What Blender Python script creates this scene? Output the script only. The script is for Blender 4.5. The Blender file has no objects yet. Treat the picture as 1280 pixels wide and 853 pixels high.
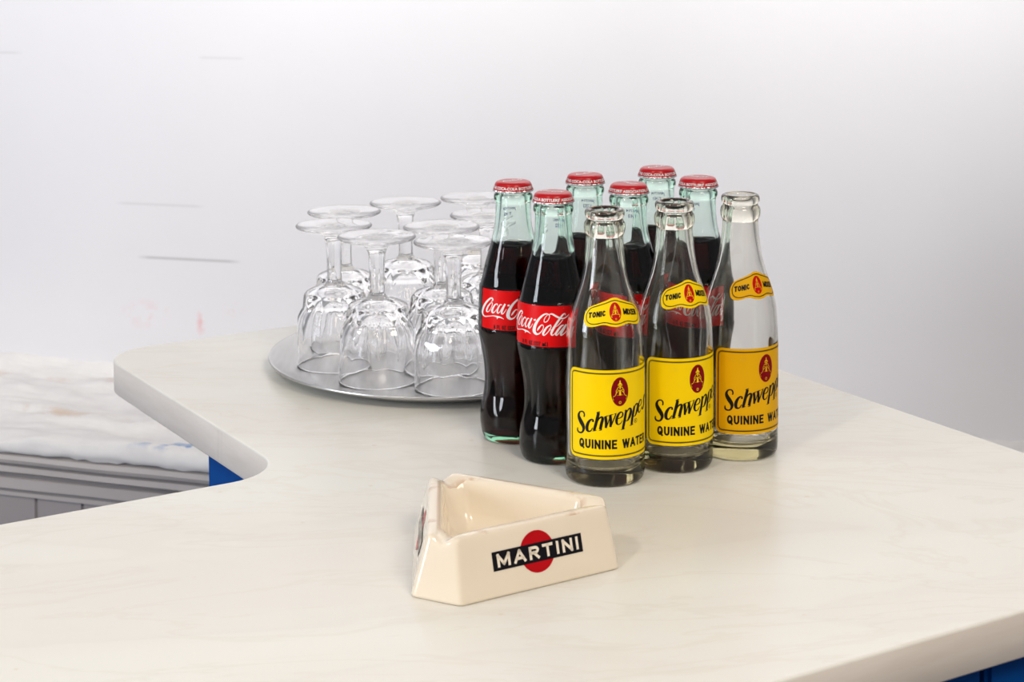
import bpy, bmesh, math, random
from math import sin, cos, pi, radians as R
from mathutils import Vector, noise
random.seed(7)
C = bpy.context.scene.collection
TOP = 1.05                      # height of the counter top above the floor
U = Vector((.85341, .52124, 0)).normalized()      # along the front bar
N = Vector((-U.y, U.x, 0))                        # along the return of the bar

# ------------------------------------------------------------------ materials
MATS = {}
def mat(name, col=(.8, .8, .8), rough=.5, spec=.5, metal=0., trans=0., ior=1.45, coat=0., vol=None):
    if name in MATS: return MATS[name]
    m = bpy.data.materials.new(name); m.use_nodes = True
    p = m.node_tree.nodes['Principled BSDF']
    p.inputs['Base Color'].default_value = (*col, 1)
    p.inputs['Roughness'].default_value = rough
    p.inputs['Specular IOR Level'].default_value = spec
    p.inputs['Metallic'].default_value = metal
    p.inputs['Transmission Weight'].default_value = trans
    p.inputs['IOR'].default_value = ior
    p.inputs['Coat Weight'].default_value = coat
    if vol:
        v = m.node_tree.nodes.new('ShaderNodeVolumeAbsorption')
        v.inputs['Color'].default_value = (*vol[0], 1); v.inputs['Density'].default_value = vol[1]
        m.node_tree.links.new(v.outputs[0], m.node_tree.nodes['Material Output'].inputs['Volume'])
    MATS[name] = m
    return m
def srgb(r, g, b):
    f = lambda c: (c/255/12.92 if c/255 <= .04045 else ((c/255+.055)/1.055)**2.4)
    return (f(r), f(g), f(b))
class NB:
    """small node builder"""
    def __init__(s, m): s.t = m.node_tree; s.p = s.t.nodes['Principled BSDF']
    def n(s, typ, **kw):
        x = s.t.nodes.new(typ)
        for k, v in kw.items():
            if k.startswith('_'): setattr(x, k[1:], v)
            else: x.inputs[k.replace('__', ' ')].default_value = v
        return x
    def l(s, a, b): s.t.links.new(a, b)
    def math(s, op, a, b=None):
        x = s.t.nodes.new('ShaderNodeMath'); x.operation = op
        for i, v in enumerate((a, b)):
            if v is None: continue
            if isinstance(v, (int, float)): x.inputs[i].default_value = v
            else: s.l(v, x.inputs[i])
        return x.outputs[0]
    def mix(s, fac, a, b):
        x = s.t.nodes.new('ShaderNodeMix'); x.data_type = 'RGBA'
        for sock, v in ((x.inputs[0], fac), (x.inputs[6], a), (x.inputs[7], b)):
            if isinstance(v, (int, float)): sock.default_value = v
            elif isinstance(v, tuple): sock.default_value = (*v, 1)
            else: s.l(v, sock)
        return x.outputs[2]
    def ramp(s, fac, stops):
        x = s.t.nodes.new('ShaderNodeValToRGB'); e = x.color_ramp.elements
        while len(e) < len(stops): e.new(.5)
        for el, (p, c) in zip(e, stops):
            el.position = p; el.color = (c, c, c, 1) if isinstance(c, (int, float)) else (*c, 1)
        s.l(fac, x.inputs[0]); return x.outputs[0]
    def bump(s, h, strength, dist):
        x = s.n('ShaderNodeBump'); x.inputs['Strength'].default_value = strength; x.inputs['Distance'].default_value = dist
        s.l(h, x.inputs['Height']); s.l(x.outputs[0], s.p.inputs['Normal'])

# ------------------------------------------------------------------ object helpers
def link(name, me, m=None, parent=None, smooth=True):
    o = bpy.data.objects.new(name, me); C.objects.link(o)
    if m: me.materials.append(m)
    if parent: o.parent = parent
    if smooth:
        for p in me.polygons: p.use_smooth = True
    return o
def obj(name, bm, m=None, parent=None, smooth=True, recalc=False):
    if recalc: bmesh.ops.recalc_face_normals(bm, faces=bm.faces[:])
    me = bpy.data.meshes.new(name); bm.to_mesh(me); bm.free()
    return link(name, me, m, parent, smooth)
def empty(name, loc, label, cat, group=None, rz=0):
    o = bpy.data.objects.new(name, None); C.objects.link(o); o.empty_display_size = .02
    o.location = loc; o.rotation_euler.z = rz
    return tag(o, label, cat, group)
def tag(o, label, cat, group=None):
    o['label'] = label; o['category'] = cat
    if group: o['group'] = group
    return o
def structure(o, label):
    o['kind'] = 'structure'; o['label'] = label; o['category'] = 'wall' if 'wall' in o.name else ('floor' if 'floor' in o.name else 'trim')
    return o
def sharp(o, ang=40):
    """smooth by angle without operators"""
    me = o.data; bm = bmesh.new(); bm.from_mesh(me)
    for e in bm.edges:
        if len(e.link_faces) == 2 and e.calc_face_angle(0) > R(ang): e.smooth = False
    bm.to_mesh(me); bm.free(); return o
def catmull(pts, n):
    out = []; P = [Vector(p) for p in pts]; Q = [2*P[0]-P[1]] + P + [2*P[-1]-P[-2]]
    for i in range(1, len(Q)-2):
        a, b, c, d = Q[i-1:i+3]
        for j in range(n):
            t = j/n
            out.append(.5*((2*b)+(c-a)*t+(2*a-5*b+4*c-d)*t*t+(3*b-a-3*c+d)*t**3))
    out.append(P[-1]); return out
def lathe(profile, seg=96, mod=None, closed=False, bm=None):
    """profile of (r, z) in metres turned round Z; mod(theta, r, z) may change r"""
    bm = bm or bmesh.new(); rows = []
    for r, z in profile:
        if r < 1e-6: rows.append([bm.verts.new((0, 0, z))]); continue
        row = []
        for i in range(seg):
            a = 2*pi*i/seg; rr = mod(a, r, z) if mod else r
            row.append(bm.verts.new((rr*cos(a), rr*sin(a), z)))
        rows.append(row)
    pairs = list(zip(rows, rows[1:])) + ([(rows[-1], rows[0])] if closed else [])
    for A, B in pairs:
        for i in range(seg):
            j = (i+1) % seg
            f = [A[i], A[j], B[j], B[i]] if len(A) > 1 and len(B) > 1 else ([A[0], B[j], B[i]] if len(A) == 1 else [A[i], A[j], B[0]])
            if len(set(f)) > 2: bm.faces.new(f)
    return bm
def mm(pts): return [(r*.001, z*.001) for r, z in pts]
def smooth_profile(pts, n=4): return [(v.x, v.y) for v in catmull([(r, z, 0) for r, z in pts], n)]

# ------------------------------------------------------------------ flat artwork wrapped on bottles
def interp(tab, x):
    if x <= tab[0][0]: return tab[0][1]
    for (a, b), (c, d) in zip(tab, tab[1:]):
        if x <= c: return b+(d-b)*(x-a)/(c-a)
    return tab[-1][1]
def dice(bm, du=None, dv=None):
    """cut flat artwork (x, y in mm) into strips so that it can be bent"""
    for k, st in ((0, du), (1, dv)):
        if not st: continue
        xs = [v.co[k] for v in bm.verts]; a, b = min(xs), max(xs)
        q = math.floor(a/st)*st+st
        while q < b-1e-4:
            co = Vector((0, 0, 0)); co[k] = q; no = Vector((0, 0, 0)); no[k] = 1
            bmesh.ops.bisect_plane(bm, geom=bm.verts[:]+bm.edges[:]+bm.faces[:], plane_co=co, plane_no=no, dist=1e-5)
            q += st
def wrap(bm, Rref, rad, lift):
    """x mm of arc (at radius Rref) to the right of the label centre, y mm of height; label centre faces -Y"""
    for v in bm.verts:
        a = v.co.x/Rref - pi/2; r = (rad(v.co.y)+lift)*.001
        v.co = (r*cos(a), r*sin(a), v.co.y*.001)
    return bm
def poly(pts, bm=None):
    bm = bm or bmesh.new()
    vs = [bm.verts.new((x, y, 0)) for x, y in pts]
    es = [bm.edges.new((vs[i], vs[(i+1) % len(vs)])) for i in range(len(vs))]
    bmesh.ops.triangle_fill(bm, use_beauty=True, edges=es, normal=(0, 0, 1))
    return bm
def ring_poly(pts, w, bm, closed=True):
    """line of width w along pts"""
    P = [Vector((x, y, 0)) for x, y in pts]; n = len(P); L = []
    for i in range(n):
        a = P[(i-1) % n] if closed or i else P[i]; b = P[(i+1) % n] if closed or i < n-1 else P[i]
        t = (b-a).normalized(); q = Vector((-t.y, t.x, 0))*w/2
        L.append((bm.verts.new(P[i]+q), bm.verts.new(P[i]-q)))
    for i in range(n if closed else n-1):
        j = (i+1) % n
        bm.faces.new((L[i][0], L[i][1], L[j][1], L[j][0]))
    return bm
def stroke(pts, bm, n=4):
    """brush stroke of changing width: (x, y, width)"""
    P = catmull(pts, n); L = []
    for i, p in enumerate(P):
        t = P[min(i+1, len(P)-1)]-P[max(i-1, 0)]; t = Vector((t.x, t.y, 0)).normalized()
        q = Vector((-t.y, t.x, 0))*max(p.z, .02)/2; c = Vector((p.x, p.y, 0))
        L.append((bm.verts.new(c+q), bm.verts.new(c-q)))
    for a, b in zip(L, L[1:]): bm.faces.new((a[0], a[1], b[1], b[0]))
    return bm
def baked(strokes, bm=None, dx=0, dy=0, sc=.01):
    """strokes given as left/right edge points in 1/100 mm"""
    bm = bm or bmesh.new()
    for s in strokes:
        v = [bm.verts.new((s[i]*sc+dx, s[i+1]*sc+dy, 0)) for i in range(0, len(s), 2)]
        for i in range(0, len(v)-2, 2): bm.faces.new((v[i], v[i+1], v[i+3], v[i+2]))
    return bm
def text(s, x0, x1, y0, y1, bold=.0, bm=None, slant=0, space=1.):
    """built-in lettering scaled into a box"""
    cu = bpy.data.curves.new('t', 'FONT'); cu.body = s; cu.offset = bold; cu.resolution_u = 3; cu.space_character = space
    o = bpy.data.objects.new('t', cu); me = o.to_mesh()
    V = [tuple(v.co) for v in me.vertices]; F = [tuple(p.vertices) for p in me.polygons]
    o.to_mesh_clear(); bpy.data.objects.remove(o); bpy.data.curves.remove(cu)
    ax, bx = min(v[0] for v in V), max(v[0] for v in V); ay, by = min(v[1] for v in V), max(v[1] for v in V)
    bm = bm or bmesh.new(); vs = []
    for x, y, z in V:
        yy = y0+(y-ay)/(by-ay)*(y1-y0)
        vs.append(bm.verts.new((x0+(x-ax)/(bx-ax)*(x1-x0)+slant*(yy-y0), yy, 0)))
    for f in F:
        try: bm.faces.new([vs[i] for i in f])
        except ValueError: pass
    return bm
def ellipse(cx, cy, a, b, n=40): return [(cx+a*cos(2*pi*i/n), cy+b*sin(2*pi*i/n)) for i in range(n)]
def rounded(x0, x1, y0, y1, r, n=6):
    out = []
    for cx, cy, a0 in ((x1-r, y1-r, 0), (x0+r, y1-r, 90), (x0+r, y0+r, 180), (x1-r, y0+r, 270)):
        for i in range(n+1): a = R(a0+90*i/n); out.append((cx+r*cos(a), cy+r*sin(a)))
    return out
def resample(pts, step, closed=True):
    P = [Vector((x, y)) for x, y in pts]; P = P+[P[0]] if closed else P; out = []; acc = 0
    for a, b in zip(P, P[1:]):
        L = (b-a).length
        while acc <= L: out.append(tuple(a+(b-a)*(acc/L if L else 0))); acc += step
        acc -= L
    return out
def scallop(pts, amp, step=.35, per=4):
    P = resample(pts, step); n = len(P); out = []
    for i, p in enumerate(P):
        a, b = Vector(P[i-1]), Vector(P[(i+1) % n]); t = (b-a).normalized()
        k = amp*abs(sin(pi*i/per)); out.append((p[0]-t.y*k, p[1]+t.x*k))
    return out

# block letters drawn as strokes in a 1 x 1 box: letter -> (relative width, lines)
def _arc(cx, cy, a, b_, d0, d1, n=10): return [(cx+a*cos(R(d0+(d1-d0)*i/n)), cy+b_*sin(R(d0+(d1-d0)*i/n))) for i in range(n+1)]
BLOCK = {
 'A': (1.0, [[(0, 0), (.5, 1)], [(.5, 1), (1, 0)], [(.2, .3), (.8, .3)]]),
 'C': (.8, [_arc(.5, .5, .5, .5, 50, 310)]),
 'E': (.7, [[(0, 0), (0, 1)], [(0, 1), (1, 1)], [(0, .52), (.85, .52)], [(0, 0), (1, 0)]]),
 'F': (.7, [[(0, 0), (0, 1)], [(0, 1), (1, 1)], [(0, .52), (.85, .52)]]),
 'I': (.0, [[(0, 0), (0, 1)]]),
 'L': (.6, [[(0, 1), (0, 0)], [(0, 0), (1, 0)]]),
 'M': (1.1, [[(0, 0), (0, 1)], [(0, 1), (.5, .15)], [(.5, .15), (1, 1)], [(1, 1), (1, 0)]]),
 'N': (.85, [[(0, 0), (0, 1)], [(0, 1), (1, 0)], [(1, 0), (1, 1)]]),
 'O': (.85, [_arc(.5, .5, .5, .5, 0, 360, 20)]),
 'Q': (.85, [_arc(.5, .5, .5, .5, 0, 360, 20), [(.58, .28), (1.02, -.12)]]),
 'R': (.8, [[(0, 0), (0, 1)], [(0, 1), (.6, 1)]+_arc(.6, .75, .4, .25, 90, -90, 8)+[(0, .5)], [(.45, .5), (1, 0)]]),
 'T': (.85, [[(.5, 0), (.5, 1)], [(0, 1), (1, 1)]]),
 'U': (.8, [[(0, 1), (0, .4)]+_arc(.5, .38, .5, .38, 180, 360, 10)+[(1, 1)]]),
 'W': (1.35, [[(0, 1), (.25, 0)], [(.25, 0), (.5, 1)], [(.5, 1), (.75, 0)], [(.75, 0), (1, 1)]]),
 'X': (.9, [[(0, 0), (1, 1)], [(0, 1), (1, 0)]]),
 'Z': (.8, [[(0, 1), (1, 1)], [(1, 1), (0, 0)], [(0, 0), (1, 0)]]),
 'm': (1.1, [[(0, 0), (0, .62)], [(0, .5)]+_arc(.25, .42, .25, .2, 180, 0, 6)+[(.5, 0)], [(.5, .5)]+_arc(.75, .42, .25, .2, 180, 0, 6)+[(1, 0)]]),
 '8': (.7, [_arc(.5, .74, .42, .26, 0, 360, 14), _arc(.5, .26, .5, .26, 0, 360, 14)]),
 '2': (.7, [_arc(.5, .7, .5, .3, 160, -40, 8)+[(0, 0)], [(0, 0), (1, 0)]]),
 '3': (.7, [_arc(.45, .75, .5, .25, 150, -90, 8)+_arc(.45, .26, .55, .26, 90, -150, 8)]),
 '7': (.7, [[(0, 1), (1, 1)], [(1, 1), (.3, 0)]]),
 '(': (.25, [_arc(1.2, .45, 1.2, .65, 125, 235, 6)]), ')': (.25, [_arc(-.2, .45, 1.2, .65, 55, -55, 6)]),
 ' ': (.45, []),
}
def block(s, x0, x1, y0, y1, w, bm=None, gap=.42, slant=0):
    """lettering of stroke width w filling the box"""
    bm = bm or bmesh.new(); H = y1-y0-w
    tot = sum(BLOCK[c][0] for c in s)+gap*(len(s)-1)
    k = (x1-x0-w)/tot; x = x0+w/2
    for c in s:
        rw, lines = BLOCK[c]
        for L in lines:
            pts = [(x+a*rw*k+slant*b_*H, y0+w/2+b_*H) for a, b_ in L]
            closed = len(pts) > 8 and (Vector(pts[0])-Vector(pts[-1])).length < 1e-6
            if closed: ring_poly(pts[:-1], w, bm)
            else:
                # square ends reach half a width past the skeleton
                a, b_ = Vector(pts[0]), Vector(pts[1]); pts[0] = tuple(a-(b_-a).normalized()*w*.5)
                a, b_ = Vector(pts[-1]), Vector(pts[-2]); pts[-1] = tuple(a-(b_-a).normalized()*w*.5)
                ring_poly(pts, w, bm, False)
        x += (rw+gap)*k
    return bm
# ---- hand-drawn label lettering: left/right edge points of each brush stroke, 1/100 mm
SCHWEP = [[-2653,4989,-2548,4983,-2642,5030,-2538,5023,-2629,5071,-2525,5065,-2621,5106,-2515,5111,-2619,5139,-2513,5159,-2625,5174,-2519,5206,-2635,5211,-2532,5253,-2650,5243,-2552,5298,-2668,5267,-2581,5336,-2690,5285,-2618,5365,-2719,5299,-2663,5387,-2750,5307,-2714,5399,-2779,5306,-2769,5401,-2811,5298,-2827,5392,-2848,5281,-2889,5372,-2880,5260,-2953,5341,-2902,5236,-3012,5296,-2920,5203,-3061,5241,-2937,5160,-3103,5179,-2947,5114,-3135,5111,-2947,5072,-3156,5040,-2936,5034,-3162,4970,-2915,4992,-3155,4902,-2887,4946,-3141,4836,-2855,4897,-3119,4770,-2818,4845,-3090,4701,-2774,4789,-3053,4631,-2728,4729,-3013,4564,-2686,4669,-2973,4500,-2648,4611,-2929,4440,-2611,4551,-2882,4384,-2575,4486,-2840,4335,-2547,4420,-2807,4291,-2528,4357,-2781,4248,-2516,4295,-2759,4210,-2512,4230,-2744,4176,-2520,4160,-2735,4141,-2540,4088,-2736,4096,-2571,4017,-2746,4043,-2609,3950,-2763,3991,-2653,3892,-2780,3954,-2705,3845,-2798,3930,-2763,3810,-2821,3911,-2822,3787,-2850,3896,-2882,3774,-2879,3886,-2943,3771,-2912,3882,-3005,3776,-2952,3884,-3064,3790,-2991,3892,-3116,3812,-3023,3904,-3157,3844,-3049,3921,-3187,3883,-3074,3946,-3209,3926,-3094,3977,-3221,3969,-3108,4006,-3222,4015,-3113,4034,-3211,4060,-3110,4067,-3198,4100,-3103,4106,-3186,4139,-3097,4146],[-2003,4717,-1850,4701,-1991,4750,-1849,4732,-1977,4781,-1847,4767,-1967,4802,-1846,4807,-1963,4810,-1854,4850,-1964,4817,-1876,4885,-1971,4826,-1905,4910,-1979,4831,-1942,4928,-1989,4831,-1985,4933,-2008,4824,-2030,4928,-2034,4809,-2079,4915,-2059,4787,-2132,4891,-2082,4759,-2186,4854,-2108,4719,-2238,4806,-2136,4667,-2291,4748,-2163,4609,-2341,4683,-2185,4553,-2385,4614,-2204,4497,-2420,4542,-2222,4436,-2450,4466,-2235,4377,-2473,4388,-2244,4325,-2485,4311,-2247,4273,-2485,4235,-2247,4220,-2475,4162,-2243,4173,-2455,4095,-2239,4140,-2424,4036,-2236,4120,-2377,3992,-2227,4100,-2320,3967,-2213,4082,-2263,3958,-2196,4072,-2209,3960,-2176,4070,-2158,3973,-2150,4078,-2110,3995,-2121,4094,-2066,4026,-2092,4117,-2026,4067,-2062,4152,-1994,4119,-2031,4202,-1968,4177,-2000,4258,-1945,4238,-1968,4313,-1921,4295],[-1421,5380,-1609,5416,-1449,5247,-1644,5284,-1477,5115,-1679,5152,-1510,4970,-1716,5007,-1552,4799,-1757,4836,-1598,4616,-1800,4653,-1642,4452,-1840,4489,-1679,4322,-1874,4361,-1712,4212,-1905,4252,-1745,4103,-1936,4141],[-1677,5386,-1658,5349,-1641,5414,-1616,5365,-1603,5442,-1575,5380,-1560,5466,-1537,5395,-1513,5479,-1497,5410,-1465,5485,-1454,5426,-1419,5491,-1409,5442],[-1960,4077,-1955,4044,-1910,4095,-1903,4051,-1861,4112,-1851,4059,-1813,4128,-1798,4072,-1763,4144,-1747,4092,-1712,4159,-1699,4118,-1661,4174,-1650,4142],[-1688,4567,-1648,4555,-1662,4648,-1615,4633,-1637,4730,-1581,4713,-1610,4810,-1548,4787,-1583,4881,-1515,4850,-1554,4942,-1483,4902,-1525,4996,-1451,4945,-1492,5044,-1420,4977,-1455,5085,-1391,4999,-1410,5119,-1361,5012,-1359,5145,-1330,5018,-1304,5158,-1309,5016,-1243,5150,-1310,5012,-1191,5114,-1321,5012,-1159,5062,-1324,5005,-1143,5002,-1326,4984,-1140,4933,-1330,4950,-1151,4855,-1344,4898,-1172,4772,-1367,4825,-1196,4686,-1394,4737,-1218,4599,-1420,4643,-1238,4507,-1442,4544,-1260,4406,-1462,4440,-1282,4301,-1482,4335,-1304,4198,-1501,4231],[-1503,4154,-1496,4121,-1464,4171,-1455,4125,-1427,4187,-1413,4128,-1391,4201,-1372,4137,-1357,4212,-1335,4155,-1321,4221,-1303,4178,-1284,4231,-1271,4200],[-954,5133,-1142,5095,-934,5033,-1123,4995,-914,4928,-1106,4899,-902,4801,-1094,4792,-909,4649,-1089,4654,-924,4486,-1089,4495,-940,4326,-1090,4333],[-1136,5121,-1126,5090,-1090,5146,-1075,5101,-1044,5169,-1025,5111,-996,5190,-975,5125,-944,5204,-925,5145,-890,5214,-876,5168,-836,5223,-826,5191],[-1029,4342,-967,4317,-977,4484,-912,4458,-925,4626,-856,4599,-875,4766,-804,4740,-831,4905,-760,4882,-789,5045,-721,5023,-746,5185,-682,5164],[-618,5227,-810,5207,-601,5101,-794,5081,-584,4973,-779,4959,-575,4833,-769,4834,-582,4683,-767,4696,-598,4531,-770,4547,-614,4381,-773,4396],[-836,5215,-826,5182,-777,5239,-764,5193,-718,5263,-701,5204,-660,5282,-642,5216,-605,5292,-589,5232,-552,5297,-540,5250,-499,5301,-490,5268],[-716,4404,-646,4373,-659,4550,-586,4518,-602,4697,-525,4662,-543,4845,-464,4809,-480,4996,-400,4959,-415,5149,-336,5111,-350,5301,-270,5263],[-443,5315,-435,5282,-400,5329,-389,5286,-357,5343,-342,5289,-319,5354,-301,5296,-292,5359,-271,5307,-268,5362,-250,5320,-244,5365,-229,5333],[-242,4988,-232,4929,-188,4994,-178,4932,-134,4997,-124,4934,-84,5003,-67,4939,-38,5015,-10,4950,7,5036,46,4968,51,5062,102,4991,89,5091,155,5021,115,5121,200,5060,133,5156,232,5110,145,5199,252,5166,150,5242,262,5223,149,5275,260,5277,143,5300,241,5328,132,5325,210,5373,117,5345,169,5409,102,5353,121,5434,83,5351,70,5443,56,5342,16,5441,29,5324,-41,5426,2,5297,-95,5394,-28,5255,-147,5345,-62,5196,-197,5284,-94,5131,-244,5214,-119,5067,-283,5141,-139,5001,-314,5064,-154,4930,-339,4982,-165,4861,-355,4900,-171,4801,-362,4823,-174,4749,-357,4749,-174,4699,-341,4679,-170,4657,-316,4616,-166,4630,-281,4563,-161,4614,-234,4522,-149,4599,-180,4502,-127,4586,-129,4498,-101,4581,-82,4505,-69,4586,-36,4521,-32,4602,8,4545,6,4627,52,4576,41,4655,90,4612,72,4689,123,4654,101,4731,150,4703,130,4778,176,4752,160,4824,201,4800],[555,5474,380,5519,535,5323,354,5369,515,5170,328,5219,490,5013,299,5066,458,4843,264,4900,422,4670,226,4728,387,4513,192,4573,354,4385,165,4445,323,4274,141,4333,291,4164,118,4220],[338,5488,353,5455,384,5504,403,5462,431,5520,454,5470,478,5536,505,5477],[37,4155,49,4122,88,4173,104,4126,139,4190,161,4129,191,4205,217,4138,246,4214,271,4153,304,4220,324,4173,362,4226,377,4192],[440,5257,494,5228,471,5321,534,5287,502,5387,575,5348,536,5452,615,5402,577,5507,658,5443,629,5553,708,5474,690,5593,764,5499,758,5619,808,5508,853,5611,800,5509,932,5546,781,5513,969,5475,783,5480,988,5398,781,5429,993,5319,774,5372,980,5235,758,5307,952,5145,732,5228,916,5058,703,5145,875,4979,674,5068,830,4908,648,4995,778,4840,622,4923,722,4781,596,4859,665,4734,569,4812,606,4705,543,4785,548,4694,512,4769,500,4693,472,4756,454,4689,430,4739],[1324,5632,1141,5694,1286,5500,1097,5564,1248,5369,1054,5434,1211,5228,1012,5293,1171,5067,969,5132,1131,4897,927,4960,1097,4741,893,4801,1071,4611,873,4665,1049,4493,861,4543,1028,4375,849,4421],[751,4363,764,4328,809,4374,827,4328,866,4384,891,4328,920,4394,955,4334,971,4405,1011,4351,1023,4417,1059,4373,1079,4428,1106,4395],[1141,5475,1198,5450,1172,5544,1243,5513,1203,5616,1287,5578,1237,5683,1332,5636,1276,5738,1377,5678,1328,5779,1425,5706,1388,5809,1476,5725,1458,5825,1514,5731,1555,5810,1504,5733,1638,5754,1489,5735,1682,5693,1496,5708,1709,5626,1499,5664,1716,5554,1494,5613,1701,5477,1477,5549,1668,5393,1448,5472,1627,5309,1414,5388,1584,5231,1382,5307,1539,5155,1355,5225,1488,5079,1330,5142,1434,5009,1304,5067,1379,4953,1276,5011,1319,4920,1245,4981,1258,4906,1211,4964,1205,4901,1167,4952,1156,4893,1123,4935]]
COCA = [[-1608,11046,-1579,11014,-1578,11070,-1544,11030,-1548,11093,-1507,11047,-1524,11114,-1471,11066,-1508,11132,-1438,11089,-1497,11150,-1411,11116,-1489,11167,-1390,11145,-1486,11180,-1376,11178,-1488,11190,-1372,11215,-1494,11207,-1380,11250,-1506,11227,-1396,11286,-1521,11243,-1423,11319,-1536,11250,-1461,11344,-1554,11252,-1506,11359,-1575,11252,-1560,11365,-1596,11247,-1628,11356,-1627,11231,-1702,11326,-1679,11194,-1781,11279,-1746,11139,-1867,11217,-1820,11074,-1957,11146,-1891,11005,-2045,11071,-1962,10933,-2132,10991,-2034,10854,-2221,10904,-2104,10771,-2309,10812,-2170,10689,-2392,10718,-2233,10602,-2470,10619,-2293,10511,-2542,10518,-2348,10421,-2606,10418,-2393,10339,-2657,10326,-2429,10267,-2693,10242,-2456,10200,-2714,10165,-2474,10139,-2721,10096,-2480,10084,-2714,10032,-2476,10036,-2696,9975,-2462,9993,-2665,9925,-2439,9957,-2620,9881,-2406,9926,-2562,9845,-2364,9898,-2495,9815,-2315,9875,-2418,9790,-2259,9859,-2330,9774,-2197,9852,-2231,9770,-2120,9857,-2126,9782,-2027,9873,-2020,9806,-1926,9895,-1917,9833,-1825,9916,-1818,9857,-1722,9938,-1714,9881,-1615,9964,-1607,9907,-1514,9987,-1508,9929,-1428,10004,-1426,9944,-1362,10014,-1365,9951,-1308,10020,-1317,9951,-1263,10023,-1273,9949,-1216,10026,-1226,9948],[-1317,10010,-1329,9957,-1249,10015,-1264,9947,-1180,10021,-1199,9935,-1115,10024,-1139,9924,-1057,10025,-1089,9913,-1009,10022,-1053,9903,-973,10016,-1023,9893,-943,10011,-989,9883,-914,10005,-945,9876,-880,10002,-896,9876,-838,9999,-852,9880,-785,9991,-811,9884,-725,9973,-762,9881,-662,9941,-699,9868,-595,9900,-625,9846,-527,9855,-546,9821,-462,9812,-470,9796],[-909,9905,-1065,9930,-949,9858,-1057,9876,-988,9812,-1050,9822,-1028,9765,-1042,9768],[-1593,10909,-1663,10943,-1647,10843,-1727,10881,-1702,10778,-1795,10819,-1755,10713,-1864,10753,-1802,10649,-1927,10683,-1846,10580,-1986,10607,-1888,10507,-2039,10527,-1924,10438,-2084,10449,-1950,10380,-2115,10379,-1965,10331,-2130,10315,-1973,10287,-2130,10257,-1973,10257,-2112,10207,-1974,10247,-2066,10170,-1966,10242,-1993,10162,-1930,10242,-1918,10177,-1880,10255,-1847,10206,-1830,10281,-1783,10249,-1777,10328,-1727,10306,-1722,10394,-1671,10377,-1668,10468,-1619,10454,-1622,10540,-1572,10527,-1580,10611,-1529,10599,-1543,10685,-1489,10675,-1514,10754,-1455,10746,-1495,10812,-1433,10809,-1489,10856,-1423,10862,-1491,10891,-1425,10907,-1500,10918,-1436,10945,-1511,10932,-1458,10976,-1522,10936,-1497,10993,-1545,10934,-1541,10992,-1581,10927,-1580,10987,-1618,10923,-1614,10984],[-1048,10801,-991,10802,-1046,10831,-986,10829,-1042,10860,-979,10860,-1043,10879,-976,10896,-1045,10879,-994,10930,-1058,10881,-1031,10948,-1083,10881,-1077,10956,-1111,10874,-1134,10949,-1137,10857,-1194,10921,-1173,10820,-1252,10873,-1217,10762,-1311,10811,-1261,10696,-1370,10741,-1299,10631,-1422,10671,-1330,10565,-1469,10599,-1357,10495,-1513,10522,-1377,10431,-1549,10446,-1388,10380,-1570,10373,-1391,10342,-1569,10307,-1389,10307,-1551,10249,-1384,10281,-1517,10203,-1383,10270,-1468,10170,-1386,10265,-1404,10164,-1370,10261,-1345,10182,-1336,10270,-1294,10213,-1293,10294,-1246,10255,-1244,10339,-1197,10311,-1189,10403,-1146,10381,-1131,10475,-1094,10456,-1076,10543,-1044,10526],[-649,10848,-629,10897,-685,10856,-660,10909,-718,10866,-695,10925,-742,10869,-739,10936,-757,10862,-794,10923,-779,10836,-843,10886,-808,10791,-888,10836,-836,10737,-931,10779,-863,10681,-969,10718,-889,10620,-1003,10652,-915,10553,-1035,10579,-935,10487,-1061,10504,-949,10430,-1077,10433,-954,10377,-1081,10366,-954,10325,-1075,10300,-950,10287,-1058,10243,-950,10276,-1020,10198,-957,10274,-955,10189,-934,10276,-902,10213,-896,10294,-856,10249,-855,10326,-813,10296,-812,10378,-770,10355,-768,10449,-725,10429,-723,10527,-680,10508,-680,10602,-637,10581,-638,10670,-595,10649,-598,10738,-554,10716,-558,10805,-514,10782,-519,10872,-473,10848],[-339,10950,-449,10996,-376,10866,-492,10914,-415,10782,-535,10831,-451,10699,-577,10747,-485,10619,-616,10665,-518,10537,-653,10581,-551,10455,-689,10495,-577,10382,-719,10413,-593,10328,-736,10338,-599,10290,-735,10272,-599,10263,-718,10217,-599,10249,-685,10174,-609,10246,-631,10152,-606,10242,-576,10166,-576,10254,-534,10197,-535,10281,-493,10238,-492,10319,-452,10287,-447,10370,-410,10346,-398,10436,-365,10416,-349,10508,-319,10490,-300,10578,-274,10562],[-226,10896,-189,10783,-172,10913,-137,10803,-119,10931,-84,10823,-66,10948,-32,10842]]
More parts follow.
